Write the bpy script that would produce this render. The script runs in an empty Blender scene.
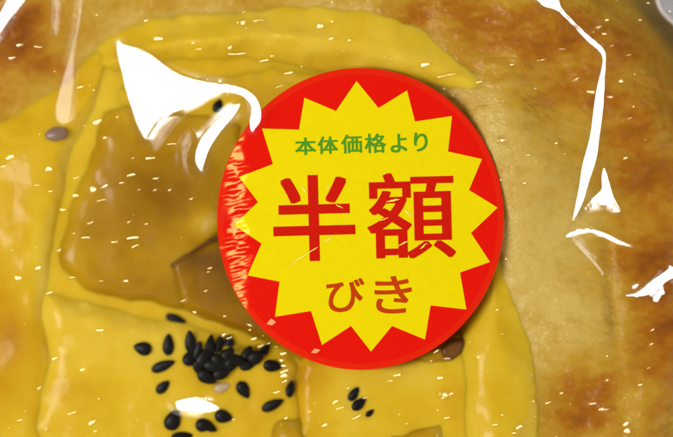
import bpy, bmesh, math, random
import numpy as np
from mathutils import Vector, noise as mnoise

random.seed(7)
C = bpy.context.scene.collection
R = math.radians

# ---------------------------------------------------------------- units
S = 0.000135            # metres per photo pixel on the plane of the sticker
H = 2222.0              # camera height above that plane, in the same pixels
CX, CY = 336.5, 218.5

# ---------------------------------------------------------------- camera
cam = bpy.data.cameras.new('camera')
camo = bpy.data.objects.new('camera', cam)
C.objects.link(camo)
camo.location = (0, 0, H * S)
cam.sensor_width = 36
cam.lens = 36 * H / 673.0
cam.clip_start = 0.005
cam.clip_end = 20
cam.dof.use_dof = True
cam.dof.focus_distance = (H + 19) * S
cam.dof.aperture_fstop = 3.2
bpy.context.scene.camera = camo

# ---------------------------------------------------------------- world
w = bpy.data.worlds.new('World')
bpy.context.scene.world = w
w.use_nodes = True
bg = w.node_tree.nodes['Background']
bg.inputs[0].default_value = (1.0, 0.94, 0.84, 1)
bg.inputs[1].default_value = 0.10

# ---------------------------------------------------------------- shop tube lamp and added fills
def lamp(name, polar, azim, dist, sx, sy, radiance, col, roll):
    l = bpy.data.lights.new(name, 'AREA')
    l.shape = 'RECTANGLE'
    l.size, l.size_y = sx, sy
    l.energy = radiance * math.pi * sx * sy
    l.color = col
    o = bpy.data.objects.new(name, l)
    C.objects.link(o)
    d = Vector((math.sin(R(polar)) * math.cos(R(azim)), math.sin(R(polar)) * math.sin(R(azim)), math.cos(R(polar))))
    o.location = d * dist
    q = (-d).to_track_quat('-Z', 'Y')
    o.rotation_euler = q.to_euler()
    o.rotation_euler.rotate_axis('Z', R(roll))
    return o

LAMP_DIR = (38, 184, 0.55)
lamp('shop_tube_lamp', 38, 184, 0.55, 0.13, 0.30, 24.5, (1.0, 0.975, 0.93), 0)
for _az in (75, 345, 265):  # unseen fills added to lift the ambient and soften the sticker's shadow
    lamp('fill_lamp', 55, _az, 0.9, 0.5, 0.35, 3.9 if _az == 345 else 2.5, (1.0, 0.95, 0.86), 0)

vs = bpy.context.scene.view_settings
vs.view_transform = 'Standard'
vs.look = 'None'
vs.exposure = 0.0
vs.gamma = 1.0
vs.use_curve_mapping = False
bpy.context.scene.cycles.max_bounces = 10
bpy.context.scene.cycles.transparent_max_bounces = 16

# ---------------------------------------------------------------- helpers
def P(px, py, z):
    """photo pixel and height (px) -> world point on that camera ray"""
    f = (H - z) / H
    return ((px - CX) * f * S, (CY - py) * f * S, z * S)

def PA(px, py, z):
    f = (H - z) / H
    return np.stack([(px - CX) * f * S, (CY - py) * f * S, z * S], -1)

def link_mesh(name, verts, faces, mat, parent=None, smooth=True):
    me = bpy.data.meshes.new(name)
    me.from_pydata([tuple(map(float, v)) for v in verts], [], [tuple(map(int, f)) for f in faces])
    me.update()
    if smooth:
        me.polygons.foreach_set('use_smooth', [True] * len(me.polygons))
    o = bpy.data.objects.new(name, me)
    C.objects.link(o)
    if mat:
        me.materials.append(mat)
    if parent:
        o.parent = parent
    return o

def attr(o, name, vals):
    a = o.data.attributes.new(name, 'FLOAT', 'POINT')
    a.data.foreach_set('value', np.asarray(vals, dtype=np.float32))

def tag(o, label=None, cat=None, group=None, kind=None):
    if label: o['label'] = label
    if cat: o['category'] = cat
    if group: o['group'] = group
    if kind: o['kind'] = kind
    return o

def empty(name, loc=(0, 0, 0)):
    o = bpy.data.objects.new(name, None)
    o.empty_display_size = 0.005
    C.objects.link(o)
    o.location = loc
    return o

_rng = np.random.RandomState(5)
_T = [_rng.rand(64, 64) for _ in range(8)]
def vnoise(X, Y, wl, k=0, ang=0.0, sy=1.0):
    """smooth value noise, -1..1, wavelength wl px, stretched by sy across ang"""
    c, s_ = math.cos(ang), math.sin(ang)
    U = (X * c + Y * s_) / wl + 100.3 + 7 * k
    V = (-X * s_ + Y * c) / (wl * sy) + 100.7 + 3 * k
    T = _T[k % 8]
    i = np.floor(U).astype(int); j = np.floor(V).astype(int)
    fu = U - i; fv = V - j
    fu = fu * fu * fu * (fu * (fu * 6 - 15) + 10); fv = fv * fv * fv * (fv * (fv * 6 - 15) + 10)
    a = T[i % 64, j % 64]; b = T[(i + 1) % 64, j % 64]
    c2 = T[i % 64, (j + 1) % 64]; d = T[(i + 1) % 64, (j + 1) % 64]
    return ((a * (1 - fu) + b * fu) * (1 - fv) + (c2 * (1 - fu) + d * fu) * fv) * 2 - 1

def smooth_closed(pts, n=5):
    p = np.array(pts, float); m = len(p); out = []
    for i in range(m):
        p0, p1, p2, p3 = p[i - 1], p[i], p[(i + 1) % m], p[(i + 2) % m]
        for k in range(n):
            t = k / n
            out.append(0.5 * (2 * p1 + (p2 - p0) * t + (2 * p0 - 5 * p1 + 4 * p2 - p3) * t * t + (3 * p1 - p0 - 3 * p2 + p3) * t ** 3))
    return np.array(out)

def sdf(poly, X, Y):
    """signed distance, positive inside"""
    best = np.full(X.shape, 1e18); ins = np.zeros(X.shape, bool)
    m = len(poly)
    for i in range(m):
        x0, y0 = poly[i]; x1, y1 = poly[(i + 1) % m]
        dx, dy = x1 - x0, y1 - y0
        L = dx * dx + dy * dy + 1e-12
        t = np.clip(((X - x0) * dx + (Y - y0) * dy) / L, 0, 1)
        best = np.minimum(best, (X - x0 - t * dx) ** 2 + (Y - y0 - t * dy) ** 2)
        c = (y0 > Y) != (y1 > Y)
        if abs(dy) > 1e-9:
            ins ^= c & (X < dx * (Y - y0) / dy + x0)
    d = np.sqrt(best)
    return np.where(ins, d, -d)

def gauss(X, Y, spots):
    v = np.zeros(X.shape)
    for x, y, rx, ry, a in spots:
        v += a * np.exp(-((X - x) / rx) ** 2 - ((Y - y) / ry) ** 2)
    return v

# ---------------------------------------------------------------- materials
def newmat(name):
    m = bpy.data.materials.new(name)
    m.use_nodes = True
    nt = m.node_tree
    return m, nt, nt.nodes, nt.links, nt.nodes['Principled BSDF']

def food_mat(name, cols, rough=0.38, coat=0.5, coat_r=0.16, sss=0.35, grain=900, grain_amt=0.12, bump=0.15, bump_scale=700, stretch=(1, 1, 1), spec=0.10, sss_scale=0.0022):
    """cols: list of (position, linear colour) over the 'mix' attribute plus noise"""
    m, nt, N, L, b = newmat(name)
    tc = N.new('ShaderNodeTexCoord')
    mp = N.new('ShaderNodeMapping'); mp.inputs['Scale'].default_value = stretch
    L.new(tc.outputs['Object'], mp.inputs[0])
    at = N.new('ShaderNodeAttribute'); at.attribute_name = 'mix'
    n1 = N.new('ShaderNodeTexNoise'); n1.inputs['Scale'].default_value = grain; n1.inputs['Detail'].default_value = 5
    n1.inputs['Roughness'].default_value = 0.6
    L.new(mp.outputs[0], n1.inputs['Vector'])
    n0 = N.new('ShaderNodeTexNoise'); n0.inputs['Scale'].default_value = grain * 0.22; n0.inputs['Detail'].default_value = 4
    L.new(mp.outputs[0], n0.inputs['Vector'])
    def math_node(op, a, bb, c=None):
        q = N.new('ShaderNodeMath'); q.operation = op
        for i, v in enumerate((a, bb, c)):
            if v is None: continue
            if isinstance(v, (int, float)): q.inputs[i].default_value = v
            else: L.new(v, q.inputs[i])
        return q.outputs[0]
    v = math_node('MULTIPLY_ADD', n1.outputs[0], grain_amt, -grain_amt / 2)
    v2 = math_node('MULTIPLY_ADD', n0.outputs[0], grain_amt * 2.0, -grain_amt)
    v = math_node('ADD', v, v2)
    v = math_node('ADD', v, at.outputs['Fac'])
    cr = N.new('ShaderNodeValToRGB')
    L.new(v, cr.inputs[0])
    els = cr.color_ramp.elements
    while len(els) < len(cols): els.new(0.5)
    for e, (p, c) in zip(els, cols):
        e.position = p; e.color = (*c, 1)
    L.new(cr.outputs[0], b.inputs['Base Color'])
    b.inputs['Roughness'].default_value = rough
    b.inputs['Specular IOR Level'].default_value = spec
    b.inputs['Coat Weight'].default_value = coat
    b.inputs['Coat Roughness'].default_value = coat_r
    b.inputs['Coat IOR'].default_value = 1.45
    if sss:
        b.subsurface_method = 'BURLEY'
        b.inputs['Subsurface Weight'].default_value = sss
        b.inputs['Subsurface Radius'].default_value = (1.0, 0.6, 0.2)
        b.inputs['Subsurface Scale'].default_value = sss_scale
    n2 = N.new('ShaderNodeTexNoise'); n2.inputs['Scale'].default_value = bump_scale; n2.inputs['Detail'].default_value = 4
    L.new(mp.outputs[0], n2.inputs['Vector'])
    bp = N.new('ShaderNodeBump'); bp.inputs['Strength'].default_value = bump; bp.inputs['Distance'].default_value = 0.0006
    L.new(n2.outputs[0], bp.inputs['Height'])
    L.new(bp.outputs[0], b.inputs['Normal'])
    L.new(bp.outputs[0], b.inputs['Coat Normal'])
    return m

M = {}
M['dough'] = food_mat('baked_dough', [(0.0, (0.56, 0.39, 0.090)), (0.3, (0.46, 0.26, 0.018)), (0.62, (0.36, 0.125, 0.003)), (1.0, (0.19, 0.045, 0.002))],
                      rough=0.5, coat=0.32, coat_r=0.13, grain=650, grain_amt=0.24, bump=0.6, bump_scale=1000, stretch=(0.85, 1.3, 1))
M['custard'] = food_mat('yellow_custard', [(0.0, (0.68, 0.495, 0.060)), (0.4, (0.61, 0.39, 0.012)), (0.75, (0.52, 0.275, 0.004)), (1.0, (0.40, 0.17, 0.002))],
                        rough=0.5, coat=0.15, coat_r=0.12, sss=0.7, grain=500, grain_amt=0.16, bump=0.12, bump_scale=600)
M['potato'] = food_mat('candied_sweet_potato', [(0.0, (0.54, 0.335, 0.012)), (0.4, (0.37, 0.192, 0.002)), (0.75, (0.235, 0.105, 0.001)), (1.0, (0.13, 0.050, 0.003))],
                       rough=0.45, coat=0.16, coat_r=0.10, sss=0.7, grain=600, grain_amt=0.2, bump=0.10, bump_scale=500)
M['skin'] = food_mat('sweet_potato_skin', [(0.0, (0.22, 0.095, 0.008)), (0.5, (0.12, 0.042, 0.010)), (1.0, (0.05, 0.014, 0.007))],
                     rough=0.45, coat=0.4, sss=0.1, grain=900, grain_amt=0.4, bump=0.3)

def simple(name, col, rough=0.5, coat=0.0, spec=0.5, coat_r=0.1, var=0.0, vscale=2000):
    m, nt, N, L, b = newmat(name)
    b.inputs['Base Color'].default_value = (*col, 1)
    if var:
        tc = N.new('ShaderNodeTexCoord')
        n = N.new('ShaderNodeTexNoise'); n.inputs['Scale'].default_value = vscale; n.inputs['Detail'].default_value = 4
        L.new(tc.outputs['Object'], n.inputs['Vector'])
        cr = N.new('ShaderNodeValToRGB')
        cr.color_ramp.elements[0].position = 0.3; cr.color_ramp.elements[1].position = 0.7
        cr.color_ramp.elements[0].color = (*[c * (1 - var) for c in col], 1)
        cr.color_ramp.elements[1].color = (*[min(1, c * (1 + var)) for c in col], 1)
        L.new(n.outputs[0], cr.inputs[0]); L.new(cr.outputs[0], b.inputs['Base Color'])
    b.inputs['Roughness'].default_value = rough
    b.inputs['Specular IOR Level'].default_value = spec
    b.inputs['Coat Weight'].default_value = coat
    b.inputs['Coat Roughness'].default_value = coat_r
    return m

M['seed'] = simple('black_sesame', (0.004, 0.003, 0.002), 0.5, 0.05, 0.15, 0.25, 0.5, 1500)
M['pale_seed'] = simple('pale_sesame', (0.42, 0.30, 0.16), 0.5, 0.3, 0.4, 0.2, 0.2)
M['crumb'] = simple('browned_crumb', (0.20, 0.115, 0.075), 0.5, 0.4, 0.4, 0.2, 0.35, 900)
M['shelf'] = simple('grey_shelf', (0.32, 0.31, 0.31), 0.5, 0, 0.5, 0.1, 0.06, 60)
M['flap'] = simple('grey_plastic', (0.33, 0.32, 0.34), 0.35, 0.2, 0.5, 0.1, 0.08, 300)
M['flap_edge'] = simple('pale_plastic_edge', (0.50, 0.47, 0.44), 0.35, 0.2)

def film_mat(name, rough, ior=1.85):
    m = bpy.data.materials.new(name); m.use_nodes = True
    nt = m.node_tree; N, L = nt.nodes, nt.links
    N.clear()
    out = N.new('ShaderNodeOutputMaterial')
    tr = N.new('ShaderNodeBsdfTransparent')
    gl = N.new('ShaderNodeBsdfGlossy'); gl.inputs['Roughness'].default_value = rough
    fr = N.new('ShaderNodeFresnel'); fr.inputs['IOR'].default_value = ior
    mx = N.new('ShaderNodeMixShader')
    at = N.new('ShaderNodeAttribute'); at.attribute_name = 'contact'
    mn = N.new('ShaderNodeMath'); mn.operation = 'MINIMUM'; mn.inputs[1].default_value = 0.16
    L.new(fr.outputs[0], mn.inputs[0])
    mu = N.new('ShaderNodeMath'); mu.operation = 'MULTIPLY'
    L.new(mn.outputs[0], mu.inputs[0]); L.new(at.outputs['Fac'], mu.inputs[1])
    L.new(mu.outputs[0], mx.inputs[0]); L.new(tr.outputs[0], mx.inputs[1]); L.new(gl.outputs[0], mx.inputs[2])
    L.new(mx.outputs[0], out.inputs['Surface'])
    return m
M['film_crease'] = film_mat('creased_film', 0.14)
M['film_soft'] = film_mat('scuffed_film', 0.15, 1.7)
M['film_faint'] = film_mat('hazy_film', 0.24, 1.37)
m = bpy.data.materials.new('clear_film'); m.use_nodes = True
m.node_tree.nodes.clear()
_o = m.node_tree.nodes.new('ShaderNodeOutputMaterial'); _t = m.node_tree.nodes.new('ShaderNodeBsdfTransparent')
m.node_tree.links.new(_t.outputs[0], _o.inputs['Surface'])
M['film_clear'] = m

def droplet_mat():
    m = bpy.data.materials.new('oily_droplet'); m.use_nodes = True
    nt = m.node_tree; N, L = nt.nodes, nt.links
    N.clear()
    out = N.new('ShaderNodeOutputMaterial')
    tr = N.new('ShaderNodeBsdfTransparent'); tr.inputs[0].default_value = (1.0, 0.98, 0.93, 1)
    gl = N.new('ShaderNodeBsdfGlossy'); gl.inputs['Roughness'].default_value = 0.19
    gl.inputs[0].default_value = (1, 0.84, 0.46, 1)
    mx = N.new('ShaderNodeMixShader'); mx.inputs[0].default_value = 0.11
    L.new(tr.outputs[0], mx.inputs[1]); L.new(gl.outputs[0], mx.inputs[2])
    L.new(mx.outputs[0], out.inputs['Surface'])
    return m
M['droplet'] = droplet_mat()

def sticker_mat(name, col, rough=0.17, coat=0.0, scuff=True):
    m, nt, N, L, b = newmat(name)
    tc = N.new('ShaderNodeTexCoord')
    n = N.new('ShaderNodeTexNoise'); n.inputs['Scale'].default_value = 1200; n.inputs['Detail'].default_value = 5
    L.new(tc.outputs['Object'], n.inputs['Vector'])
    cr = N.new('ShaderNodeValToRGB')
    cr.color_ramp.elements[0].position = 0.3; cr.color_ramp.elements[1].position = 0.7
    cr.color_ramp.elements[0].color = (*[c * 0.975 for c in col], 1)
    cr.color_ramp.elements[1].color = (*[min(1, c * 1.02) for c in col], 1)
    L.new(n.outputs[0], cr.inputs[0]); L.new(cr.outputs[0], b.inputs['Base Color'])
    b.inputs['Roughness'].default_value = rough
    b.inputs['Coat Weight'].default_value = coat
    b.inputs['Coat Roughness'].default_value = 0.10
    b.inputs['Specular IOR Level'].default_value = 0.52
    b.inputs['Specular Tint'].default_value = (1, 0.66, 0.18, 1)
    return m
M['red'] = sticker_mat('sticker_red', (0.72, 0.006, 0.003))
M['rim'] = sticker_mat('sticker_rim_red', (0.73, 0.015, 0.004))
M['yellow'] = sticker_mat('sticker_yellow', (0.79, 0.64, 0.002))
M['red_ink'] = sticker_mat('red_ink', (0.56, 0.008, 0.004))
M['thin_red_ink'] = sticker_mat('brownish_red_ink', (0.50, 0.045, 0.004))
M['green_ink'] = sticker_mat('green_ink', (0.07, 0.29, 0.02))
M['pale_mark'] = sticker_mat('peach_tone', (0.85, 0.36, 0.16))

# ---------------------------------------------------------------- shelf
o = link_mesh('shelf', [(-1, -1, -232 * S), (1, -1, -232 * S), (1, 1, -232 * S), (-1, 1, -232 * S)], [(0, 1, 2, 3)], M['shelf'])
tag(o, kind='structure')

# ---------------------------------------------------------------- the pastry
BX, BY, BR = 290.0, 280.0, 478.0

def dough_h(X, Y):
    r = np.hypot(X - BX, Y - BY)
    q = np.hypot((X - 190) / 275.0, (Y - 282) / 282.0)
    z = -70 + 37 / (1 + np.exp(-(q - 1.0) * 270 / 24.0))
    t = np.clip((r - 372) / (BR - 372), 0, 1)
    z = z - 170 * (1 - np.sqrt(np.maximum(1 - t * t, 0)))
    z = z + 4.5 * vnoise(X, Y, 75, 0) + 2.2 * vnoise(X, Y, 33, 1) + 0.8 * vnoise(X, Y, 15, 2, 0.2, 0.5)
    # flaky wrinkles running across the baked upper right
    fl = gauss(X, Y, [(560, 60, 110, 60, 1.0), (600, 410, 70, 50, 0.8), (30, 40, 60, 40, 0.4), (640, 150, 60, 90, 0.6)])
    z = z + fl * (1.9 * vnoise(X, Y, 26, 3, -0.15, 0.35) + 1.5 * vnoise(X, Y, 12, 4, 0.1, 0.4) + 0.5 * vnoise(X, Y, 6, 5, -0.2, 0.5))
    z = z + gauss(X, Y, [(522, 190, 40, 95, 11.0), (500, 110, 30, 40, 6.0)])
    # shallow folds in the pale dough on the right
    z = z - 5 * np.exp(-((X - 612 - 0.10 * (Y - 290)) / 7) ** 2) * np.exp(-((Y - 300) / 60) ** 2)
    z = z - 3 * np.exp(-((Y - 285 + 10 * np.sin((X - 540) / 25)) / 6) ** 2) * np.exp(-((X - 565) / 40) ** 2)
    return z

BLOBS = []      # (name, material key, poly, height function, parent index)
def blob_height(poly, top, wdt, lump, seed, tilt=(0, 0), sink=2.0):
    cx, cy = poly.mean(0)
    def h(X, Y):
        d = sdf(poly, X, Y)
        d = d + min(1.0, wdt / 22.0) * (3.0 * vnoise(X, Y, 27, seed + 3) + 1.6 * vnoise(X, Y, 11, seed + 4))
        t = np.clip(d / wdt, 0, 1)
        zt = top + tilt[0] * (X - cx) + tilt[1] * (Y - cy)
        base = np.minimum(dough_h(X, Y) - 2, zt - 4)
        prof = 0.55 * np.sqrt(np.maximum(1 - (1 - t) ** 2, 0)) + 0.45 * t * t * (3 - 2 * t)
        z = base + (zt - base) * prof
        z = np.where(d < 0, base + sink * d, z)
        return z + t * (lump * vnoise(X, Y, 48, seed) + 0.45 * lump * vnoise(X, Y, 21, seed + 1) + 0.15 * lump * vnoise(X, Y, 9, seed + 2))
    return h

def add_blob(name, mat, pts, top, wdt, lump=2.0, seed=0, spots=(), base_mix=0.4, tilt=(0, 0), parent=None, step=2.6, label=None):
    poly = smooth_closed(pts)
    h = blob_height(poly, top, wdt, lump, seed, tilt)
    BLOBS.append(dict(name=name, mat=mat, poly=poly, h=h, spots=spots, mix=base_mix, parent=parent, step=step, label=label))
    return len(BLOBS) - 1

# custard
add_blob('custard_base', 'custard', [(106, 42), (70, 80), (30, 112), (-30, 150), (-80, 230), (-80, 360), (-60, 480), (120, 490), (300, 490), (470, 490), (535, 440), (520, 360), (500, 290), (480, 200), (450, 110), (400, 70), (300, 45), (200, 40)], -53, 36, 1.5, 1,
         [(10, 345, 28, 60, 0.2), (230, 330, 60, 50, 0.1)], 0.46, step=4)
add_blob('custard_strip', 'custard', [(86, 70), (98, 44), (128, 26), (165, 16), (215, 11), (275, 7), (340, 8), (385, 14), (420, 27), (448, 48), (470, 70), (482, 84), (462, 90), (430, 86),
         (395, 84), (345, 77), (300, 70), (262, 62), (225, 67), (185, 70), (150, 76), (115, 84)], -34, 36, 2.6, 0,
         [(430, 60, 40, 20, -0.12), (250, 15, 60, 14, -0.05), (120, 60, 30, 25, 0.14), (205, 62, 70, 8, 0.10)], 0.33, tilt=(0.05, 0))
add_blob('custard_layer', 'custard', [(104, 86), (120, 72), (155, 66), (200, 62), (265, 58), (330, 66), (420, 80), (450, 130), (440, 220), (360, 250), (290, 210), (230, 190), (190, 150), (150, 130), (112, 116)], -46.5, 30, 1.6, 2,
         [(230, 135, 40, 40, 0.15), (160, 110, 40, 30, 0.2)], 0.42)
add_blob('custard_layer', 'custard', [(104, 40), (78, 70), (48, 92), (20, 112), (-30, 150), (-70, 220), (-70, 350), (-40, 470), (50, 470), (70, 400), (66, 300), (78, 220), (95, 150), (116, 92), (116, 62)], -46, 40, 2.0, 3,
         [(8, 345, 30, 60, 0.42), (42, 255, 13, 55, -0.30), (15, 200, 25, 70, 0.10), (90, 90, 35, 35, 0.16)], 0.48)
add_blob('custard_layer', 'custard', [(34, 284), (60, 279), (100, 291), (140, 301), (178, 304), (206, 312), (250, 330), (300, 345), (318, 400), (310, 470), (160, 480), (60, 480), (14, 440), (20, 400), (32, 360), (28, 320)], -44, 34, 2.0, 4,
         [(85, 388, 40, 18, 0.25), (150, 340, 30, 30, -0.12), (210, 378, 38, 18, 0.28), (270, 405, 40, 40, 0.2), (95, 310, 50, 14, -0.12), (20, 415, 20, 18, -0.2), (120, 430, 60, 20, 0.05)], 0.36)
add_blob('custard_strip', 'custard', [(463, 440), (460, 390), (458, 350), (470, 310), (488, 262), (501, 258), (510, 284), (524, 318), (533, 348), (538, 390), (541, 437), (545, 480), (464, 480)], -25.5, 34, 1.5, 5,
         [(505, 385, 25, 80, 0.02), (478, 420, 14, 60, -0.06)], 0.38, tilt=(0, 0.05))
add_blob('custard_layer', 'custard', [(292, 350), (340, 345), (400, 345), (450, 335), (484, 360), (496, 420), (500, 480), (280, 480), (284, 420)], -40, 26, 1.5, 6,
         [(350, 400, 30, 25, -0.10), (310, 372, 24, 24, 0.40), (420, 372, 40, 20, -0.2), (290, 420, 30, 40, 0.25), (455, 400, 12, 40, 0.14)], 0.40)
# candied sweet potato
p1 = add_blob('sweet_potato_chunk', 'potato', [(46, 276), (48, 235), (58, 200), (76, 158), (90, 118), (114, 95), (165, 88), (215, 96), (258, 118), (266, 180), (254, 225), (225, 250), (210, 275), (208, 310), (196, 322), (160, 319), (120, 313), (80, 300)], -44.5, 28, 1.2, 1,
         [(160, 190, 60, 40, 0.30), (110, 240, 40, 40, 0.0), (120, 105, 50, 22, -0.30), (225, 140, 26, 40, -0.22), (205, 222, 22, 14, -0.35), (170, 292, 24, 14, 0.20), (70, 240, 14, 50, -0.15), (80, 160, 18, 50, -0.25)], 0.42)
p2 = add_blob('sweet_potato_chunk', 'potato', [(163, 262), (184, 245), (214, 231), (250, 222), (310, 240), (330, 300), (330, 350), (308, 372), (285, 356), (255, 342), (215, 330), (188, 318), (172, 300)], -40, 16, 1.4, 2,
         [(195, 258, 30, 18, 0.40), (225, 290, 44, 34, 0.32), (260, 325, 30, 20, 0.22), (180, 312, 20, 12, -0.2)], 0.50, label='browner candied sweet potato chunk with dark skin edge')
add_blob('potato_skin', 'skin', [(160, 266), (169, 253), (186, 242), (205, 232), (222, 224), (246, 219), (252, 236), (224, 247), (206, 257), (190, 268), (174, 279)], -38, 14, 0.8, 3,
         [(205, 262, 30, 10, -0.3), (195, 240, 40, 8, 0.2)], 0.40, parent=p2, step=1.6)
add_blob('sweet_potato_chunk', 'potato', [(262, 408), (280, 400), (305, 402), (324, 415), (334, 437), (338, 480), (250, 480), (250, 430)], -36, 40, 1.0, 4, [(290, 430, 40, 30, 0.0)], 0.30)
add_blob('sweet_potato_chunk', 'potato', [(376, 428), (400, 418), (432, 410), (452, 413), (458, 440), (450, 480), (370, 480)], -35, 30, 1.0, 5, [(440, 412, 20, 10, 0.18)], 0.26)
p3 = add_blob('sweet_potato_chunk', 'potato', [(395, 345), (430, 338), (460, 330), (468, 346), (462, 366), (440, 378), (415, 372)], -40, 16, 1.0, 6, [], 0.36)
add_blob('potato_skin', 'skin', [(434, 346), (450, 335), (468, 338), (466, 356), (452, 368), (438, 362)], -37, 10, 1.0, 7, [], 0.42, parent=p3, step=1.6)

def food_h(X, Y):
    X = np.asarray(X, float); Y = np.asarray(Y, float)
    z = dough_h(X, Y)
    for b in BLOBS: z = np.maximum(z, b['h'](X, Y))
    return z
def fz(x, y): return float(food_h(np.array([x]), np.array([y]))[0])

pastry = empty('pastry', P(BX, BY, -230))
tag(pastry, 'round glazed bun topped with yellow custard and amber candied sweet potato, wrapped in clear film', 'pastry')
def parent_keep(o, p):
    o.parent = p
    o.matrix_parent_inverse = p.matrix_basis.inverted()

def build_dough():
    nth, rings = 520, 230
    th = np.linspace(0, 2 * math.pi, nth, endpoint=False)
    rr = (np.arange(1, rings + 1) / rings) ** 0.8 * (BR - 0.5)
    X = [np.array([BX])]; Y = [np.array([BY])]
    for r in rr:
        X.append(BX + r * np.cos(th)); Y.append(BY + r * np.sin(th))
    X = np.concatenate(X); Y = np.concatenate(Y)
    Z = dough_h(X, Y)
    # the underside
    ub = []
    for r, z in ((BR - 3, -228.0), (BR - 40, -231.0)):
        ub.append((BX + r * np.cos(th), BY + r * np.sin(th), np.full(nth, z)))
    Xa = np.concatenate([X] + [u[0] for u in ub]); Ya = np.concatenate([Y] + [u[1] for u in ub]); Za = np.concatenate([Z] + [u[2] for u in ub])
    V = PA(Xa, Ya, Za)
    F = []
    for i in range(nth):
        F.append((0, 1 + (i + 1) % nth, 1 + i))
    for k in range(rings + 1):
        a = 1 + k * nth; b = a + nth
        for i in range(nth):
            j = (i + 1) % nth
            F.append((a + i, a + j, b + j, b + i))
    a = 1 + (rings + 1) * nth
    F.append(tuple(a + i for i in range(nth)))
    F = [f if len(f) > 4 else f for f in F]
    o = link_mesh('dough', V, F, M['dough'])
    mix = 0.19 + gauss(Xa, Ya, [
        (12, 38, 48, 42, 0.66), (-10, 110, 50, 40, 0.15), (70, 78, 26, 16, 0.22), (260, -5, 120, 14, 0.10),
        (440, 15, 60, 30, 0.36), (560, 40, 90, 40, 0.44), (640, 110, 60, 60, 0.34), (650, 180, 50, 45, 0.42), (560, 95, 50, 20, 0.22),
        (668, 320, 46, 60, 0.66), (650, 258, 40, 28, 0.32), (590, 400, 38, 40, 0.44), (560, 430, 30, 30, 0.15), (660, 420, 24, 40, 0.2),
        (540, 270, 60, 80, -0.18), (480, 5, 20, 20, 0.1), (600, 330, 40, 30, -0.10), (500, 130, 30, 40, -0.12), (545, 170, 40, 50, -0.05), (630, 400, 20, 40, -0.14),
        (663, 20, 20, 30, -0.2)])
    mix = mix + np.clip(0.25 + 1.6 * (mix - 0.2), 0.2, 1.0) * (0.14 * vnoise(Xa, Ya, 40, 5, -0.3, 0.45) + 0.12 * vnoise(Xa, Ya, 9, 3, -0.25, 0.5)) + 0.05 * vnoise(Xa, Ya, 18, 6, -0.2, 0.5)
    attr(o, 'mix', np.clip(mix, 0, 1))
    parent_keep(o, pastry)
build_dough()

def build_blob(b):
    poly = b['poly']; st = b['step']
    x0, y0 = poly.min(0) - 14; x1, y1 = poly.max(0) + 14
    x0 = max(x0, -90); x1 = min(x1, 760); y1 = min(y1, 500)
    nx = int((x1 - x0) / st) + 2; ny = int((y1 - y0) / st) + 2
    X, Y = np.meshgrid(np.linspace(x0, x1, nx), np.linspace(y0, y1, ny))
    d = sdf(poly, X, Y)
    Z = b['h'](X, Y)
    keep = d > -11
    idx = -np.ones(X.shape, int); idx[keep] = np.arange(keep.sum())
    V = PA(X[keep], Y[keep], Z[keep])
    q = keep[:-1, :-1] & keep[1:, :-1] & keep[:-1, 1:] & keep[1:, 1:]
    F = np.stack([idx[:-1, :-1][q], idx[1:, :-1][q], idx[1:, 1:][q], idx[:-1, 1:][q]], -1)
    o = link_mesh(b['name'], V, F, M[b['mat']])
    Xk, Yk = X[keep], Y[keep]
    mix = b['mix'] + gauss(Xk, Yk, b['spots']) + 0.06 * vnoise(Xk, Yk, 30, 4) + 0.04 * vnoise(Xk, Yk, 14, 5)
    attr(o, 'mix', np.clip(mix, 0, 1))
    if b['label']: o['label'] = b['label']
    b['obj'] = o
    if b['parent'] is None: parent_keep(o, pastry)
    else:
        o.parent = BLOBS[b['parent']]['obj']
        o.matrix_parent_inverse = pastry.matrix_basis.inverted()
        o.matrix_parent_inverse.identity()
for b in BLOBS: build_blob(b)

# ---------------------------------------------------------------- sesame seeds
def seed_mesh(name, mat):
    nu, nv = 14, 9
    V, F = [], []
    for j in range(nv + 1):
        a = math.pi * j / nv
        x = -math.cos(a)
        wv = math.sin(a) * (1 - 0.28 * x - 0.10 * x * x)
        for i in range(nu):
            t = 2 * math.pi * i / nu
            V.append((x * 0.5, wv * 0.5 * math.cos(t), wv * 0.5 * 0.40 * math.sin(t)))
    for j in range(nv):
        for i in range(nu):
            F.append((j * nu + i, j * nu + (i + 1) % nu, (j + 1) * nu + (i + 1) % nu, (j + 1) * nu + i))
    o = link_mesh(name, V, F, mat)
    return o

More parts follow.
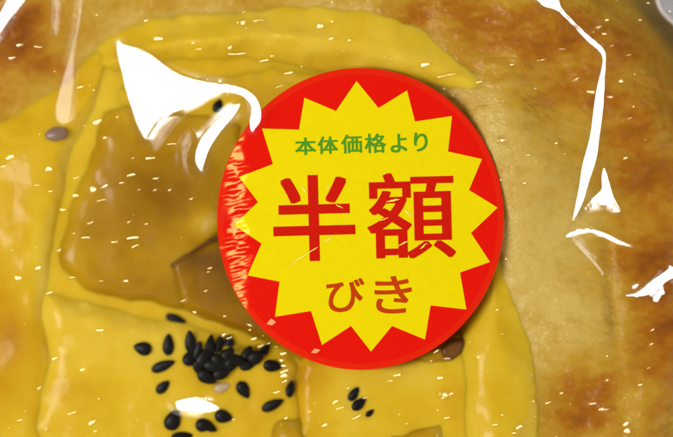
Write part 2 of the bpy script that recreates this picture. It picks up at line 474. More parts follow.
G = 'black sesame seeds on the custard'
CL = 'black sesame seed packed in the dense clump just left of the lower sticker edge'
SEEDS = [  # x, y, length, width, angle, lift, label
    (142.6, 348.5, 19, 15, 170, 0, 'plump black sesame seed lying alone at the far left of the scatter'),
    (168.4, 344.7, 23, 13, 88, 0, 'upright black sesame seed with a greyish middle, second from the left end'),
    (163, 366, 27, 12, 22, 0, 'long slanted black sesame seed just under the upright grey-centred one'),
    (163, 387, 18, 11, 48, 0, 'small tilted black sesame seed above the left end of the white film glare'),
    (190.6, 342, 25, 13, 92, 1, 'upright black sesame seed at the left edge of the clump'), (190, 358, 18, 15, 60, 0, 'round black sesame seed under the upright one at the left of the clump'), (210, 346, 25, 11, 84, 2, 'tall upright black sesame seed sticking up from the top of the clump'), (203, 358, 22, 14, 40, 3, CL),
    (214, 366, 23, 14, 15, 4, CL), (207, 377, 22, 15, -30, 2, 'black sesame seed at the bottom of the clump, above the brown custard'), (222, 373, 20, 13, 30, 3, CL), (227, 355, 20, 15, 70, 3, CL),
    (238, 361, 18, 12, -20, 2, CL), (247, 366, 16, 10, 10, 1, 'small flat black sesame seed joining the clump to its right end'), (256, 357, 19, 15, 30, 2, 'black sesame seed at the upper right of the clump, under tiny droplets'), (265, 350, 16, 10, 60, 1, 'small black sesame seed topmost right of the clump'), (199, 368, 18, 12, -60, 1, CL), (219, 345, 22, 11, 80, 1, CL), (198, 352, 24, 11, 80, 1, CL), (232, 362, 19, 13, 20, 3, CL), (219, 362, 20, 13, -40, 4, CL), (247, 354, 20, 12, 60, 1, CL), (229, 343, 18, 11, 60, 1, CL), (230, 366, 18, 12, 50, 2, CL),
    (272.7, 366, 20, 13, -12, 1, 'black sesame seed at the right end of the clump, nearest the red sticker'),
    (243.6, 390, 20, 14, -58, 0, 'black sesame seed lying apart right below the clump'),
    (272.7, 405, 25, 12, 26, 0, 'pointed black sesame seed with a pale shine, lowest right of the scatter'),
    (290, 389, 19, 11, 80, 0, 'upright black sesame seed beside a line of tiny droplets, rightmost of the scatter'),
    (173, 420, 23, 18, 70, 0, 'large black sesame seed under the left end of the white film glare'),
    (204, 425, 18, 14, 10, 0, 'black sesame seed under the middle of the white film glare'),
    (211, 428, 14, 9, -30, 1, 'small black sesame seed pressed against its neighbour under the film glare'),
    (223.5, 416.6, 19, 14, -10, 0, 'black sesame seed under the right end of the white film glare'),
    (182, 437, 24, 12, 5, 0, 'black sesame seed cut by the bottom border of the picture'),
    (176, 319, 23, 10, -14, 0, 'flat black sesame seed lying by itself above the clump'),
    (218, 106, 15, 11, 70, 0, 'lone black sesame seed seen inside the loop of white film glare'),
    (354, 394, 17, 10, 60, 0, 'black sesame seed topmost of the little trio below the sticker'),
    (359, 404, 18, 11, 40, 1, 'black sesame seed in the middle of the little trio below the sticker'),
    (370, 413, 11, 6, 40, 0, 'tiny black sesame seed lowest of the little trio below the sticker'),
]
def place_seed(o, x, y, l, wd, ang, lift):
    z = fz(x, y) + wd * 0.10 + lift * 1.5
    o.location = P(x, y, z)
    f = (H - z) / H * S
    o.scale = (l * f, wd * f, wd * f)
    o.rotation_euler = (0, 0, R(ang))
proto = seed_mesh('sesame_seed', M['seed'])
for i, (x, y, l, wd, a, lift, lab) in enumerate(SEEDS):
    if i == 0: o = proto
    else:
        o = proto.copy(); C.objects.link(o)
    k_ = random.uniform(0.9, 1.02)
    place_seed(o, x, y, l * 0.97, wd * 0.97 * k_, a + (random.uniform(-28, 28) if lab == CL else random.uniform(-5, 5)), lift * 0.8)
    o.rotation_euler[1] = random.uniform(-0.12, 0.12)
    tag(o, lab, 'sesame seed', G)
ps = seed_mesh('pale_sesame_seed', M['pale_seed'])
place_seed(ps, 222, 387.5, 16, 10, 20, 0)
tag(ps, 'single pale beige sesame seed under the black clump', 'sesame seed')

# a browned crumb at the foot of the long pale crease
bm = bmesh.new()
bmesh.ops.create_icosphere(bm, subdivisions=3, radius=0.5)
for v in bm.verts:
    n = mnoise.noise(v.co * 3.1) * 0.12
    v.co *= 1 + n
    v.co.z *= 0.5
me = bpy.data.meshes.new('crumb'); bm.to_mesh(me); bm.free()
me.polygons.foreach_set('use_smooth', [True] * len(me.polygons))
me.materials.append(M['crumb'])
o = bpy.data.objects.new('crumb', me); C.objects.link(o)
z = fz(57, 134); o.location = P(57, 134, z + 2); o.scale = (24 * S, 14 * S, 14 * S); o.rotation_euler = (0, 0, R(8))
tag(o, 'small grey-brown crumb at the foot of the long pale crease, upper left', 'crumb')

# ---------------------------------------------------------------- film
X0, Y0, NX, NY = -60, -60, 800, 560
gx_, gy_ = np.arange(NX) + X0, np.arange(NY) + Y0
FX, FY = np.meshgrid(gx_.astype(float), gy_.astype(float))

# sticker surface (px): flat face, left margin bent down, edge slightly turned
SCX, SCY, SRX, SRY = 360.5, 219.0, 143.5, 151.0
def sticker_h(X, Y):
    X = np.asarray(X, float); Y = np.asarray(Y, float)
    t = np.maximum(255 - X - 0.0007 * (Y - 240) ** 2, 0)
    z = -23 - 0.0095 * t ** 2
    k = np.clip(t / 10, 0, 1)
    # fine crinkles where the margin is bent
    z = z + k * (0.62 * vnoise(X, Y, 15.0, 1, -0.2, 0.28) + 0.40 * vnoise(X, Y, 8, 2, -0.3, 0.40) + 0.4 * vnoise(X, Y, 25, 4, 0.3, 0.6))
    rho = np.hypot((X - SCX) / SRX, (Y - SCY) / SRY)
    e = np.maximum(rho - 0.955, 0) / 0.045
    z = z - 0.35 * e ** 2 + 0.5 * vnoise(X, Y, 60, 6)
    return z

SHAPES = []
def shape(pts, mat='film_crease', gscale=1.0, wgt=40.0, grow=8.0, sm=True, label=None, ring=3.0, soft=0.0, wob=0.03):
    SHAPES.append(dict(poly=smooth_closed(pts, 4) if sm else np.array(pts, float), mat=mat, g=gscale, w=wgt, grow=grow, label=label, ring=ring, soft=soft, wob=wob))

# the big triangular glare with its hooked tail
shape([(115.5, 44), (130, 45), (148, 51.5), (168, 65.5), (186, 75), (211, 82), (231, 84), (246, 89), (256.5, 98), (261, 111), (260, 123), (254, 129), (249.5, 128), (249.5, 118), (251, 108), (246, 99), (238, 94),
       (221, 91.5), (208.5, 94), (196, 102), (173, 112), (160.5, 120), (152, 131), (147, 139), (142, 140), (135, 129), (129, 112), (124, 95), (119.5, 70)], soft=1.0, wob=0.035, wgt=120, label='broad triangular glare in the film with a hooked tail')
shape([(241, 102), (232, 107), (221, 116), (208.5, 128.6), (200, 137), (193.4, 150), (191.5, 162), (197, 171), (203, 171), (206.5, 163), (208.6, 155), (213.6, 143), (220, 132.5), (230, 120), (237, 111)], soft=2.2, wob=0.05, label='narrow leaf-shaped glare in the film')
shape([(79, -8), (83, -8), (81, 18), (77, 40), (74, 60), (74, 80), (72, 100), (70, 118), (64, 124), (57, 122), (54, 112), (58, 92), (64, 70), (71, 45), (76, 20)], mat='film_faint', wgt=200, soft=1.8, grow=7, wob=0.04, ring=0.8, label='long pale scuffed crease')
shape([(10, -8), (29, -8), (24, 2), (13, 15), (3, 29), (-8, 44), (-14, 44), (-10, 26), (-2, 14), (5, 3)], soft=2, label='bright sliver of film across the upper left corner')
shape([(533, -8), (556, -8), (560, 5), (567.5, 14.5), (579.5, 27), (593.5, 39), (602.5, 47), (606, 55), (605.5, 68), (604.5, 85), (603.5, 108), (600.5, 135), (597.5, 158), (591, 178), (584, 200), (577, 214), (571, 221), (573.5, 210),
       (577, 188), (581, 163), (588.5, 135), (592.5, 108), (596, 88), (601, 68), (602, 57), (598.5, 50), (590.5, 44), (578, 31.5), (566, 18.5), (556, 10), (545, 7), (538, 2)], soft=0.6, wob=0.03, wgt=150, label='long bright kinked crease right of the sticker')
shape([(603, 163), (608, 172), (610.5, 183), (614, 197), (622, 212), (613, 208), (604, 204.5), (591, 205.5), (579, 214.5), (587, 202), (595, 194), (600, 188), (599, 176)], soft=1.5, wob=0.05, label='forked foot of the bright crease')
shape([(564, 236), (570, 231), (580, 229), (591, 228), (604, 231.5), (619, 239), (635, 247), (619, 244.5), (604, 237), (591, 232.5), (580, 233), (572, 236), (567, 238)], label='thin arched crease', mat='film_soft', soft=0.8, wgt=300, ring=0.15, grow=2.5)
shape([(570, 237), (574, 239), (586, 250), (598, 264), (606, 276), (600, 272), (588, 259), (576, 246)], mat='film_faint', wgt=200, ring=0.2, soft=1, wob=0.04, label='faint straight crease')
shape([(694, 260), (694, 274), (672, 279), (660, 286), (655, 291), (645, 296), (634, 297), (623, 295), (634, 292), (642, 287), (649, 281), (656, 276), (672, 267)], label='bright ragged glare at the right', wgt=200, ring=0.2)
shape([(631, 286), (635, 283), (639, 284), (637, 288), (633, 289)], grow=2, wgt=200, ring=0.2)
shape([(652, 299), (656, 295), (660, 296), (658, 300), (654, 302)], grow=2, wgt=200, ring=0.2)
shape([(657, 293), (661, 290), (665, 291), (663, 295)], grow=2, wgt=200, ring=0.2)
shape([(172, 403), (178, 399), (190, 396.5), (204, 399), (214, 403), (223, 409), (214, 411.5), (204, 412.5), (190, 411), (178, 409)], mat='film_soft', wgt=100, ring=0.3, soft=3, wob=0.05, label='short pale glare over the sesame seeds')

FAINT = [
    ([(146, 128), (156, 122), (172, 116), (182, 118), (170, 132), (158, 150), (150, 152), (146, 142)], 'faint haze in the film under the triangular glare'),
    ([(178, 140), (190, 128), (196, 140), (190, 160), (194, 176), (186, 178), (178, 162)], 'faint haze in the film beside the leaf-shaped glare'),
    ([(196, 224), (214, 214), (224, 206), (228, 214), (214, 228), (200, 234)], None),
]
for _p, _l in FAINT: shape(_p, mat='film_faint', wgt=10, soft=9, wob=0.10, ring=0.5, grow=8, label=_l)
shape([(610, 262), (612.5, 262), (614.5, 285), (614, 310), (616.5, 338), (614, 338), (611, 312), (611, 285)], mat='film_faint', wgt=60, soft=2, ring=0.3, grow=4, label='faint upright fold in the film at the right')
shape([(54, -6), (59, -6), (58, 14), (56, 34), (53, 34), (54, 14)], mat='film_faint', wgt=150, soft=1.5, ring=0.3, grow=4)
SHAPES.sort(key=lambda q: q['mat'] != 'film_faint')

_ramp = lambda v, a, b: np.clip((v - a) / (b - a), 0, 1)
# how gently the film turns away from the lamp along the edge of a glare (px)
SOFT = {
    'broad triangular glare in the film with a hooked tail': lambda X, Y: 0.8 + 5.5 * (1 - _ramp(X, 172, 200)) * (0.25 + 0.75 * _ramp(Y + 0.3 * X, 100, 135)),
    'narrow leaf-shaped glare in the film': lambda X, Y: 1.0 + 4.5 * _ramp(Y, 125, 165),
    'long bright kinked crease right of the sticker': lambda X, Y: 0.5 + 1.6 * _ramp(Y, 100, 140) * (1 - _ramp(Y, 185, 205)),
    'forked foot of the bright crease': lambda X, Y: 1.0 + 2.5 * (1 - _ramp(Y, 175, 198)),
}

def solve_film():
    rr = np.hypot(FX - BX, FY - BY)
    zb = -4 - 0.00045 * np.maximum(rr - 200, 0) ** 2
    # low where the film clings to the filling on the left
    zb = zb - 34 / (1 + np.exp((FX - 150) / 22.0)) 
    # target slopes
    px, py = FX, FY
    wx_, wy_ = (px - CX), (CY - py)
    pol, az, dist = LAMP_DIR
    lx = math.sin(R(pol)) * math.cos(R(az)) * dist / S; ly = math.sin(R(pol)) * math.sin(R(az)) * dist / S; lz = math.cos(R(pol)) * dist / S
    def nrm(a, b, c):
        n = np.sqrt(a * a + b * b + c * c); return a / n, b / n, c / n
    v = nrm(-wx_, -wy_, np.full(px.shape, H)); l = nrm(lx - wx_, ly - wy_, np.full(px.shape, lz))
    hx, hy, hz = v[0] + l[0], v[1] + l[1], v[2] + l[2]
    gX = -hx / hz; gY = hy / hz
    def smooth_grad(z):
        gx = np.zeros_like(z); gy = np.zeros_like(z)
        gx[:, :-1] = z[:, 1:] - z[:, :-1]; gy[:-1] = z[1:] - z[:-1]
        return gx, gy
    tx, ty = smooth_grad(zb)
    Wt = np.ones(px.shape)
    # just around each glare the film leans the other way, so that it leaves the lamp sharply
    for s in SHAPES:
        x0, y0 = np.floor(s['poly'].min(0) - 14 - (X0, Y0)).astype(int); x1, y1 = np.ceil(s['poly'].max(0) + 15 - (X0, Y0)).astype(int)
        sl = (slice(max(y0, 0), min(y1, NY)), slice(max(x0, 0), min(x1, NX)))
        s['sl'] = sl
        s['d'] = sdf(s['poly'], px[sl], py[sl])
    for s in SHAPES:
        sl, d = s['sl'], s['d']
        ring = (d <= 0) & (d > -8)
        a = Wt[sl]; a[ring] = np.where(a[ring] == 1.0, s['ring'], np.maximum(a[ring], s['ring']))
        b = tx[sl]; b[ring] = -0.06
        b = ty[sl]; b[ring] = 0
    for s in SHAPES:
        sl, d = s['sl'], s['d']
        ins = d > 0
        wob = s['wob'] * (vnoise(px[sl], py[sl], 14, 3) + 0.6 * vnoise(px[sl], py[sl], 5, 5))
        sf = SOFT[s['label']](px[sl], py[sl]) if s['label'] in SOFT else s['soft'] + 1e-6
        k = np.clip(d / sf, 0, 1)
        k = k * k * (3 - 2 * k)
        tx[sl][ins] = (k * gX[sl] * s['g'] - (1 - k) * 0.04 + wob)[ins]; ty[sl][ins] = (k * gY[sl] * s['g'] + 0.5 * wob)[ins]
        Wt[sl][ins] = s['w']
    lam = 2e-4
    def A(z):
        ax = Wt * (np.roll(z, -1, 1) - z); ay = Wt * (np.roll(z, -1, 0) - z)
        return np.roll(ax, 1, 1) - ax + np.roll(ay, 1, 0) - ay + lam * z
    ax = Wt * tx; ay = Wt * ty
    b = np.roll(ax, 1, 1) - ax + np.roll(ay, 1, 0) - ay + lam * zb
    kx = 2 - 2 * np.cos(2 * math.pi * np.fft.rfftfreq(NX)); ky = 2 - 2 * np.cos(2 * math.pi * np.fft.fftfreq(NY))
    D = 1.0 / (3.0 * (kx[None] + ky[:, None]) + lam)
    pre = lambda r: np.fft.irfft2(np.fft.rfft2(r) * D, s=r.shape)
    z = zb.copy(); r = b - A(z); q = pre(r); p = q.copy(); rz = (r * q).sum()
    for it in range(220):
        Ap = A(p); al = rz / (p * Ap).sum()
        z += al * p; r -= al * Ap
        q = pre(r); rz2 = (r * q).sum()
        p = q + rz2 / rz * p; rz = rz2
    return z
FZ = solve_film() - 14

film = empty('plastic_film', P(BX, BY, -20))
tag(film, 'clear crinkled plastic film stretched over the bun with white glare on its creases', 'film')

def build_creases():
    for s in SHAPES:
        sl, d = s['sl'], s['d']
        keep = d > -s['grow']
        X, Y, Z = FX[sl], FY[sl], FZ[sl]
        # lift the whole sheet piece clear of the food and under the sticker
        idx = -np.ones(X.shape, int); idx[keep] = np.arange(keep.sum())
        zf = food_h(X[keep][::7], Y[keep][::7])
        lift = max(0.0, float(np.max(zf + 2.5 - Z[keep][::7])))
        s['lift'] = lift
        zz = Z[keep] + lift
        print('crease', s['label'], 'z', round(zz.min(), 1), round(zz.max(), 1), 'lift', round(lift, 1))
        V = PA(X[keep], Y[keep], zz)
        q = keep[:-1, :-1] & keep[1:, :-1] & keep[:-1, 1:] & keep[1:, 1:]
        F = np.stack([idx[:-1, :-1][q], idx[1:, :-1][q], idx[1:, 1:][q], idx[:-1, 1:][q]], -1)
        o = link_mesh('crease', V, F, M[s['mat']])
        e = np.clip((d[keep] + s['grow']) / (s['grow'] + (s['soft'] if s['mat'] != 'film_crease' else 0)), 0, 1)
        attr(o, 'contact', e * e * (3 - 2 * e))
        if s['label']: o['label'] = s['label']
        parent_keep(o, film)
build_creases()

def build_sheet():
    st = 8
    xs = np.arange(-200, 801, st, dtype=float); ys = np.arange(-220, 781, st, dtype=float)
    X, Y = np.meshgrid(xs, ys)
    Xi = np.clip(np.round(X - X0).astype(int), 0, NX - 1); Yi = np.clip(np.round(Y - Y0).astype(int), 0, NY - 1)
    Z = FZ[Yi, Xi]
    Z = np.maximum(Z, food_h(X, Y) + 2)
    r = np.hypot(X - BX, Y - BY)
    Z = np.where(r > 380, np.minimum(Z, -30 - 0.010 * (r - 380) ** 2), Z)
    Z = np.maximum(Z, np.where(r < BR + 4, food_h(X, Y) + 2, -229))
    st_in = np.hypot((X - SCX) / (SRX + 6), (Y - SCY) / (SRY + 6)) < 1
    Z = np.where(st_in, sticker_h(X, Y) - 2.5, Z)
    ny, nx = X.shape
    V = PA(X.ravel(), Y.ravel(), Z.ravel())
    F = [(j * nx + i, (j + 1) * nx + i, (j + 1) * nx + i + 1, j * nx + i + 1) for j in range(ny - 1) for i in range(nx - 1)]
    o = link_mesh('clear_sheet', V, F, M['film_clear'])
    parent_keep(o, film)
build_sheet()

def build_flap():
    pts = smooth_closed([(657, -40), (657.5, -8), (659.5, 4), (664.5, 13), (674, 22), (700, 42), (740, 60), (760, -40)], 6)
    c = pts.mean(0)
    bm = bmesh.new()
    top = [bm.verts.new(P(x, y, -52)) for x, y in pts]; bot = [bm.verts.new(P(x, y, -55)) for x, y in pts]
    bm.faces.new(top); bm.faces.new(bot[::-1])
    for i in range(len(pts)):
        j = (i + 1) % len(pts); bm.faces.new((top[j], top[i], bot[i], bot[j]))
    bmesh.ops.recalc_face_normals(bm, faces=bm.faces)
    me = bpy.data.meshes.new('folded_flap'); bm.to_mesh(me); bm.free(); me.materials.append(M['flap'])
    o = bpy.data.objects.new('folded_flap', me); C.objects.link(o); parent_keep(o, film)
    o['label'] = 'grey folded corner of the wrapper at the upper right'
    # its pale welded edge
    V, F = [], []
    n = len(pts); k = 8
    for i in range(n):
        t = pts[(i + 1) % n] - pts[i - 1]; t /= np.hypot(*t); nn = np.array([-t[1], t[0]])
        for a in range(k):
            an = 2 * math.pi * a / k
            q = pts[i] + nn * 2.8 * math.cos(an)
            V.append(P(q[0], q[1], -52.5 + 2.0 * math.sin(an)))
    for i in range(n):
        for a in range(k):
            F.append((i * k + a, i * k + (a + 1) % k, ((i + 1) % n) * k + (a + 1) % k, ((i + 1) % n) * k + a))
    e = link_mesh('welded_edge', V, F, M['flap_edge'])
    e.parent = o
build_flap()

# ---------------------------------------------------------------- the price sticker
sticker = empty('price_sticker', P(SCX, SCY, -2))
tag(sticker, 'round red half-price sticker with a yellow starburst and Japanese lettering, stuck on the film', 'sticker')

def build_disc():
    nth = 900
    th = np.linspace(0, 2 * math.pi, nth, endpoint=False)
    def ring_mesh(name, rhos, mat, close):
        X, Y = [], []
        if close: X.append(np.array([SCX])); Y.append(np.array([SCY]))
        for r in rhos:
            X.append(SCX + SRX * r * np.cos(th)); Y.append(SCY + SRY * r * np.sin(th))
        X = np.concatenate(X); Y = np.concatenate(Y)
        Z = sticker_h(X, Y)
        F = []; off = 0
        if close:
            F += [(0, 1 + (i + 1) % nth, 1 + i) for i in range(nth)]; off = 1
        for k in range(len(rhos) - 1):
            a = off + k * nth; b = a + nth
            F += [(a + i, a + (i + 1) % nth, b + (i + 1) % nth, b + i) for i in range(nth)]
        return X, Y, Z, F
    rh = np.linspace(0, 1, 111)[1:] * 0.957
    X, Y, Z, F = ring_mesh('face', rh, None, True)
    o = link_mesh('face_disc', PA(X, Y, Z), F, M['red']); parent_keep(o, sticker)
    rr = np.linspace(0.957, 1.0, 9)
    X, Y, Z, F = ring_mesh('rim', rr, None, False)
    n0 = len(rr) * nth
    # outer wall and underside of the paper
    e1 = (SCX + SRX * np.cos(th), SCY + SRY * np.sin(th))
    z1 = sticker_h(*e1) - 0.9
    X = np.concatenate([X, e1[0], SCX + SRX * 0.9 * np.cos(th)]); Y = np.concatenate([Y, e1[1], SCY + SRY * 0.9 * np.sin(th)])
    Z = np.concatenate([Z, z1, sticker_h(SCX + SRX * 0.9 * np.cos(th), SCY + SRY * 0.9 * np.sin(th)) - 1.3])
    for k in (len(rr) - 1, len(rr)):
        a = k * nth; b = a + nth
        F += [(a + i, a + (i + 1) % nth, b + (i + 1) % nth, b + i) for i in range(nth)]
    o = link_mesh('rim', PA(X, Y, Z), F, M['rim']); parent_keep(o, sticker)
build_disc()

STAR = [(356.5, 81), (378.6, 108), (407, 90.4), (415, 121.5), (452, 116), (448, 151.5), (482, 159), (469, 190), (497.6, 207.6), (471, 233), (490, 262), (460, 272.5), (466.4, 309.5), (430.6, 305.4), (425, 339.5), (392, 326),
        (371, 351.6), (351, 326), (322, 345), (311, 311), (275, 316.8), (279.5, 281.6), (247.6, 275.4), (261.5, 243.6), (234, 225), (258, 202), (239, 177), (273, 164), (262, 128.5), (299, 129.6), (304.4, 97.7), (336, 111)]
def build_star():
    b = []
    for i in range(len(STAR)):
        p, q = np.array(STAR[i]), np.array(STAR[(i + 1) % len(STAR)])
        for k in range(12): b.append(p + (q - p) * k / 12)
    b = np.array(b); c = np.array([SCX, SCY]); n = len(b)
    rings = 60
    pts = [c[None]] + [c + (b - c) * ((k + 1) / rings) for k in range(rings)]
    pts = np.concatenate(pts)
    F = [(0, 1 + (i + 1) % n, 1 + i) for i in range(n)]
    for k in range(rings - 1):
        a = 1 + k * n; d = a + n
        F += [(a + i, a + (i + 1) % n, d + (i + 1) % n, d + i) for i in range(n)]
    Z = sticker_h(pts[:, 0], pts[:, 1]) + 0.22
    o = link_mesh('starburst', PA(pts[:, 0], pts[:, 1], Z), F, M['yellow']); parent_keep(o, sticker)
build_star()

def glyph(ch, x0, y0, x1, y1, mat, bold, rot=-1.5, height=0.4):
    """bold = extra half stroke width in px (horizontally, vertically)"""
    bx, by = bold
    cu = bpy.data.curves.new('glyph', 'FONT')
    cu.body = ch; cu.size = 1.0; cu.resolution_u = 6
    t = bpy.data.objects.new('glyph', cu); C.objects.link(t)
    bpy.context.view_layer.update()
    dg = bpy.context.evaluated_depsgraph_get()
    me = bpy.data.meshes.new_from_object(t.evaluated_get(dg))
    bpy.data.objects.remove(t); bpy.data.curves.remove(cu)
    co = np.empty(len(me.vertices) * 3); me.vertices.foreach_get('co', co); co = co.reshape(-1, 3)
    faces = [tuple(p.vertices) for p in me.polygons]
    bpy.data.meshes.remove(me)
    mn, mx = co.min(0), co.max(0)
    u = (co[:, 0] - mn[0]) / (mx[0] - mn[0]); v = (co[:, 1] - mn[1]) / (mx[1] - mn[1])
    X = x0 + bx + u * (x1 - x0 - 2 * bx); Y = y1 - by - v * (y1 - y0 - 2 * by)
    cx, cy = (x0 + x1) / 2, (y0 + y1) / 2; a = R(rot)
    offs = [(0, 0)] + ([(-bx, -by), (0, -by), (bx, -by), (-bx, 0), (bx, 0), (-bx, by), (0, by), (bx, by)] if bx else [])
    VV, FF = [], []
    for k, (dx, dy) in enumerate(offs):
        xx, yy = X + dx, Y + dy
        xr, yr = cx + (xx - cx) * math.cos(a) - (yy - cy) * math.sin(a), cy + (xx - cx) * math.sin(a) + (yy - cy) * math.cos(a)
        FF += [tuple(q + len(VV) for q in f) for f in faces]
        VV += list(PA(xr, yr, sticker_h(xr, yr) + height + 0.03 * k))
    o = link_mesh('character', VV, FF, mat, smooth=False); parent_keep(o, sticker)
    return o
glyph('半', 273, 175, 355, 261, M['red_ink'], (1.7, 1.4))
glyph('額', 367, 172.5, 455, 258.5, M['red_ink'], (1.5, 0.5))
glyph('び', 326.5, 278.5, 364.5, 312, M['thin_red_ink'], (0.5, 0.5))
glyph('き', 374.5, 276, 412, 313.5, M['thin_red_ink'], (0.5, 0.5))
for ch, x0, y0, x1, y1 in (('本', 295, 137.5, 316, 155), ('体', 317.5, 136.5, 338, 154), ('価', 341, 134.5, 362, 153.5), ('格', 364.5, 133.5, 386, 153), ('よ', 390.5, 134, 407, 152.5), ('り', 414, 132.5, 427.5, 151.5)):
    glyph(ch, x0, y0, x1, y1, M['green_ink'], (0.4, 0.3))

def pale_mark(pts):  # small pale peach patch raised slightly off the sticker face
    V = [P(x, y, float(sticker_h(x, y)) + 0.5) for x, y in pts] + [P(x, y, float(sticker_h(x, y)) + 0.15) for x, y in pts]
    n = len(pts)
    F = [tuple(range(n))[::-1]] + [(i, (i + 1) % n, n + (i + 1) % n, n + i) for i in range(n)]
    o = link_mesh('peach_mark', V, F, M['pale_mark'], smooth=False); parent_keep(o, sticker)
pale_mark([(266.5, 324), (271, 318.5), (276, 322), (272, 325.5)])
pale_mark([(311, 352.5), (315, 348.5), (320.5, 350), (316, 353.5)])

M['scratch'] = sticker_mat('scuffed_yellow', (0.88, 0.78, 0.12))
def scratch(x0, y0, x1, y1, wd, zz=0.9):
    n = 8; V = []; F = []
    dx, dy = x1 - x0, y1 - y0; L = math.hypot(dx, dy); nx_, ny_ = -dy / L, dx / L
    for i in range(n + 1):
        t = i / n; w2 = wd * (0.25 + math.sin(math.pi * t)) * random.uniform(0.3, 0.6)
        x, y = x0 + dx * t + random.uniform(-.4, .4), y0 + dy * t + random.uniform(-.4, .4)
        z = float(sticker_h(x, y))
        V += [P(x + nx_ * w2, y + ny_ * w2, z + zz - 0.15), P(x, y, z + zz), P(x - nx_ * w2, y - ny_ * w2, z + zz - 0.15)]
        if i:
            a = 3 * i
            F += [(a - 3, a - 2, a + 1, a), (a - 2, a - 1, a + 2, a + 1)]
    o = link_mesh('scratch', V, F, M['scratch']); parent_keep(o, sticker)
for q in ((289, 266, 318, 247, 1.5), (322, 244, 334, 236, 1.2), (302, 187, 306, 193, 2), (386, 202, 400, 199, 1.4), (404, 210, 412, 216, 1.6), (398, 246, 408, 241, 1.3), (420, 249, 427, 243, 1.3), (326, 190, 330, 186, 1.4), (336, 205, 343, 208, 1.1), (380, 221, 388, 218, 1.1)):
    scratch(*q)

# ---------------------------------------------------------------- droplets
def lean(x, y):
    """slope at which a surface here mirrors the tube lamp"""
    pol, az, dist = LAMP_DIR
    wx, wy = (x - CX) * S, (CY - y) * S
    v = Vector((-wx, -wy, H * S)).normalized()
    l = Vector((math.sin(R(pol)) * math.cos(R(az)) * dist - wx, math.sin(R(pol)) * math.sin(R(az)) * dist - wy, math.cos(R(pol)) * dist)).normalized()
    h = v + l
    return -h.x / h.z, h.y / h.z

def drop(V, F, x, y, l, wd, ang, zf, jit=0.02, curv=0.045):
    """a small bead squeezed flat under the film, leaning one way"""
    k = len(V); nu = 12
    ca, sa = math.cos(ang), math.sin(ang)
    gx, gy = lean(x, y)
    gx += random.gauss(0, jit); gy += random.gauss(0, jit)
    up = abs(gx) * l / 2 + 0.6
    prof = [(1.16, None), (1.0, 0.0), (0.75, 0.44), (0.5, 0.75), (0.25, 0.94), (0.02, 1.0)]
    for r, c in prof:
        for i in range(nu):
            t = 2 * math.pi * i / nu
            wob = 1 + 0.12 * math.sin(2 * t + x) + 0.1 * math.sin(3 * t + y)
            u, v_ = l / 2 * r * math.cos(t) * wob, wd / 2 * r * math.sin(t) * wob
            X, Y = u * ca + v_ * sa, -u * sa + v_ * ca
            z = zf - 1.5 if c is None else zf + up + gx * X + gy * Y + c * curv * l
            V.append(P(x + X, y + Y, z))
    for j in range(len(prof) - 1):
        for i in range(nu):
            F.append((k + j * nu + i, k + j * nu + (i + 1) % nu, k + (j + 1) * nu + (i + 1) % nu, k + (j + 1) * nu + i))

GL = [(158, 38, 13), (243, 12, 10), (243, 22, 12), (259, 20, 18), (199, 49, 10), (237, 54, 30), (230, 48, 10), (264, 61, 12), (289, 73, 13), (320, 26, 9), (331, 38, 9), (280, 86, 14), (447, 75, 26), (425, 65, 14), (479, 82, 10),
      (80, 87, 11), (97, 122, 13), (48, 170, 13), (38, 185, 12), (50, 191, 10), (75, 196, 11), (93, 189, 13), (104, 187, 11), (102, 200, 12), (122, 183, 9), (76, 178, 9), (150, 158, 13), (172, 144, 12), (157, 179, 12), (155, 190, 10),
      (131, 175, 12), (63, 210, 9), (10, 157, 12), (4, 166, 11), (90, 223, 11), (129, 222, 10), (87, 237, 16), (115, 242, 12), (133, 238, 15), (135, 246, 9), (125, 281, 13), (71, 278, 9), (101, 281, 8), (49, 293, 11), (38, 268, 11), (18, 278, 10),
      (60, 250, 9), (54, 359, 12), (83, 370, 12), (72, 413, 12), (92, 422, 13), (40, 388, 10), (20, 420, 9), (100, 330, 10), (562, 49, 12), (604, 34, 8), (628, 55, 8), (640, 20, 8), (621, 81, 9), (610, 97, 11), (630, 118, 9), (529, 155, 10),
      (604, 410, 14), (601, 409, 12), (592, 404, 11), (625, 424, 12), (627, 431, 12), (548, 403, 12), (514, 433, 10), (519, 427, 12), (495, 425, 10), (447, 418, 10), (12, 58, 12), (20, 45, 12), (38, 47, 12), (541, 60, 12), (575, 80, 14), (591, 92, 14),
      (404, 356, 9), (397, 375, 10), (390, 381, 10), (436, 351, 11), (446, 359, 13), (440, 378, 9), (340, 408, 11), (355, 418, 16), (325, 425, 14), (348, 388, 9), (335, 402, 10), (365, 398, 8), (185, 300, 11), (195, 312, 9), (210, 268, 9), (206, 291, 9),
      (223.5, 334.6, 10), (230, 337.6, 10), (254, 338.4, 10), (261, 346, 10), (267.7, 343.4, 10), (283, 353.5, 11), (281.6, 360, 9), (283, 365.5, 10), (284, 371, 10), (284, 376, 10), (284.6, 381.5, 9), (276.5, 392, 10), (225, 316, 8), (251, 324, 9),
      (640, 385, 9), (652, 330, 10), (650, 345, 9), (585, 195, 8), (500, 180, 7), (485, 290, 9), (496, 310, 8)]
V, F = [], []
_bright = [q for q in SHAPES if q['mat'] == 'film_crease']
def under_glare(x, y):
    a, b = np.array([float(x)]), np.array([float(y)])
    return any(sdf(q['poly'], a, b)[0] > -4 for q in _bright)
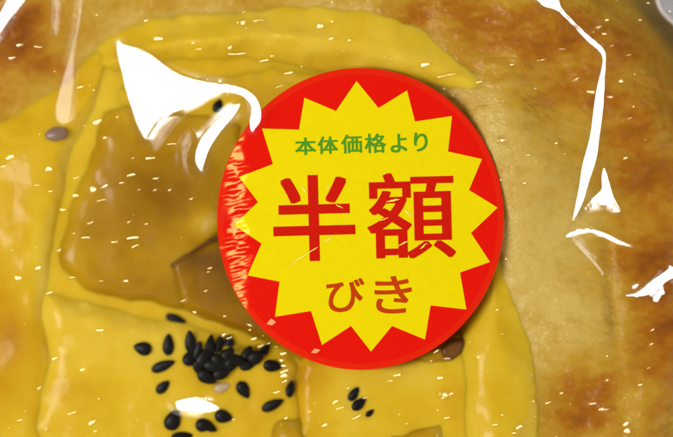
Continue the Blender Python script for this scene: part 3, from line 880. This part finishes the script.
for x, y, l in GL:
    if under_glare(x, y): continue
    wd = l * random.uniform(0.42, 0.58) if l < 18 else l * 0.30
    ang = R(8 + 16 * (y / 437)) + random.uniform(-.1, .1)
    q = random.uniform(0.6, 1.02)
    drop(V, F, x, y, l * q, wd * random.uniform(0.6, 1.15), ang + random.uniform(-.2, .2), max(fz(x, y), -30), random.choice((0.02, 0.04, 0.08)), random.uniform(0.03, 0.08))
for _ in range(200):
    x, y = random.uniform(-5, 678), random.uniform(-5, 442)
    near = min((x - a) ** 2 + (y - b) ** 2 for a, b, c in GL)
    if near > 50 ** 2 and random.random() < (0.80 if x < 300 else 0.97): continue
    if (x - SCX) ** 2 / SRX ** 2 + (y - SCY) ** 2 / SRY ** 2 < 0.9: continue
    if under_glare(x, y): continue
    l = random.choice((2, 2.5, 3, 3.5, 4.5, 6))
    wd = l * random.uniform(0.45, 0.65)
    drop(V, F, x, y, l, wd, R(8 + 16 * (y / 437)) + random.uniform(-.15, .15), max(fz(x, y), -30), 0.13)
o = link_mesh('oil_droplets', V, F, M['droplet'])
tag(o, 'countless tiny glistening oil droplets clinging to the glazed filling', 'droplets', kind='stuff')

def bubble(x, y, d, label):
    V, F = [], []
    k, n = 16, 10
    zf = fz(x, y)
    for i in range(24):
        t = 2 * math.pi * i / 24
        for a in range(8):
            an = 2 * math.pi * a / 8
            rr = d / 2 * (0.70 + 0.30 * math.cos(an))
            V.append(P(x + rr * math.cos(t), y + rr * math.sin(t), zf + 1 + d * 0.22 * math.sin(an)))
    for i in range(24):
        for a in range(8):
            F.append((i * 8 + a, i * 8 + (a + 1) % 8, ((i + 1) % 24) * 8 + (a + 1) % 8, ((i + 1) % 24) * 8 + a))
    drop(V, F, x, y, d * 0.5, d * 0.4, 0.3, zf)
    tag(link_mesh('bubble', V, F, M['droplet']), label, 'bubble', 'ring-shaped bubbles under the film')
bubble(502, 140.5, 11, 'small ring-shaped bubble just right of the sticker')
bubble(445, 395, 14, 'ring-shaped bubble on the custard below the sticker')
bubble(598.5, 27, 9, 'tiny round bubble beside the kinked bright crease')
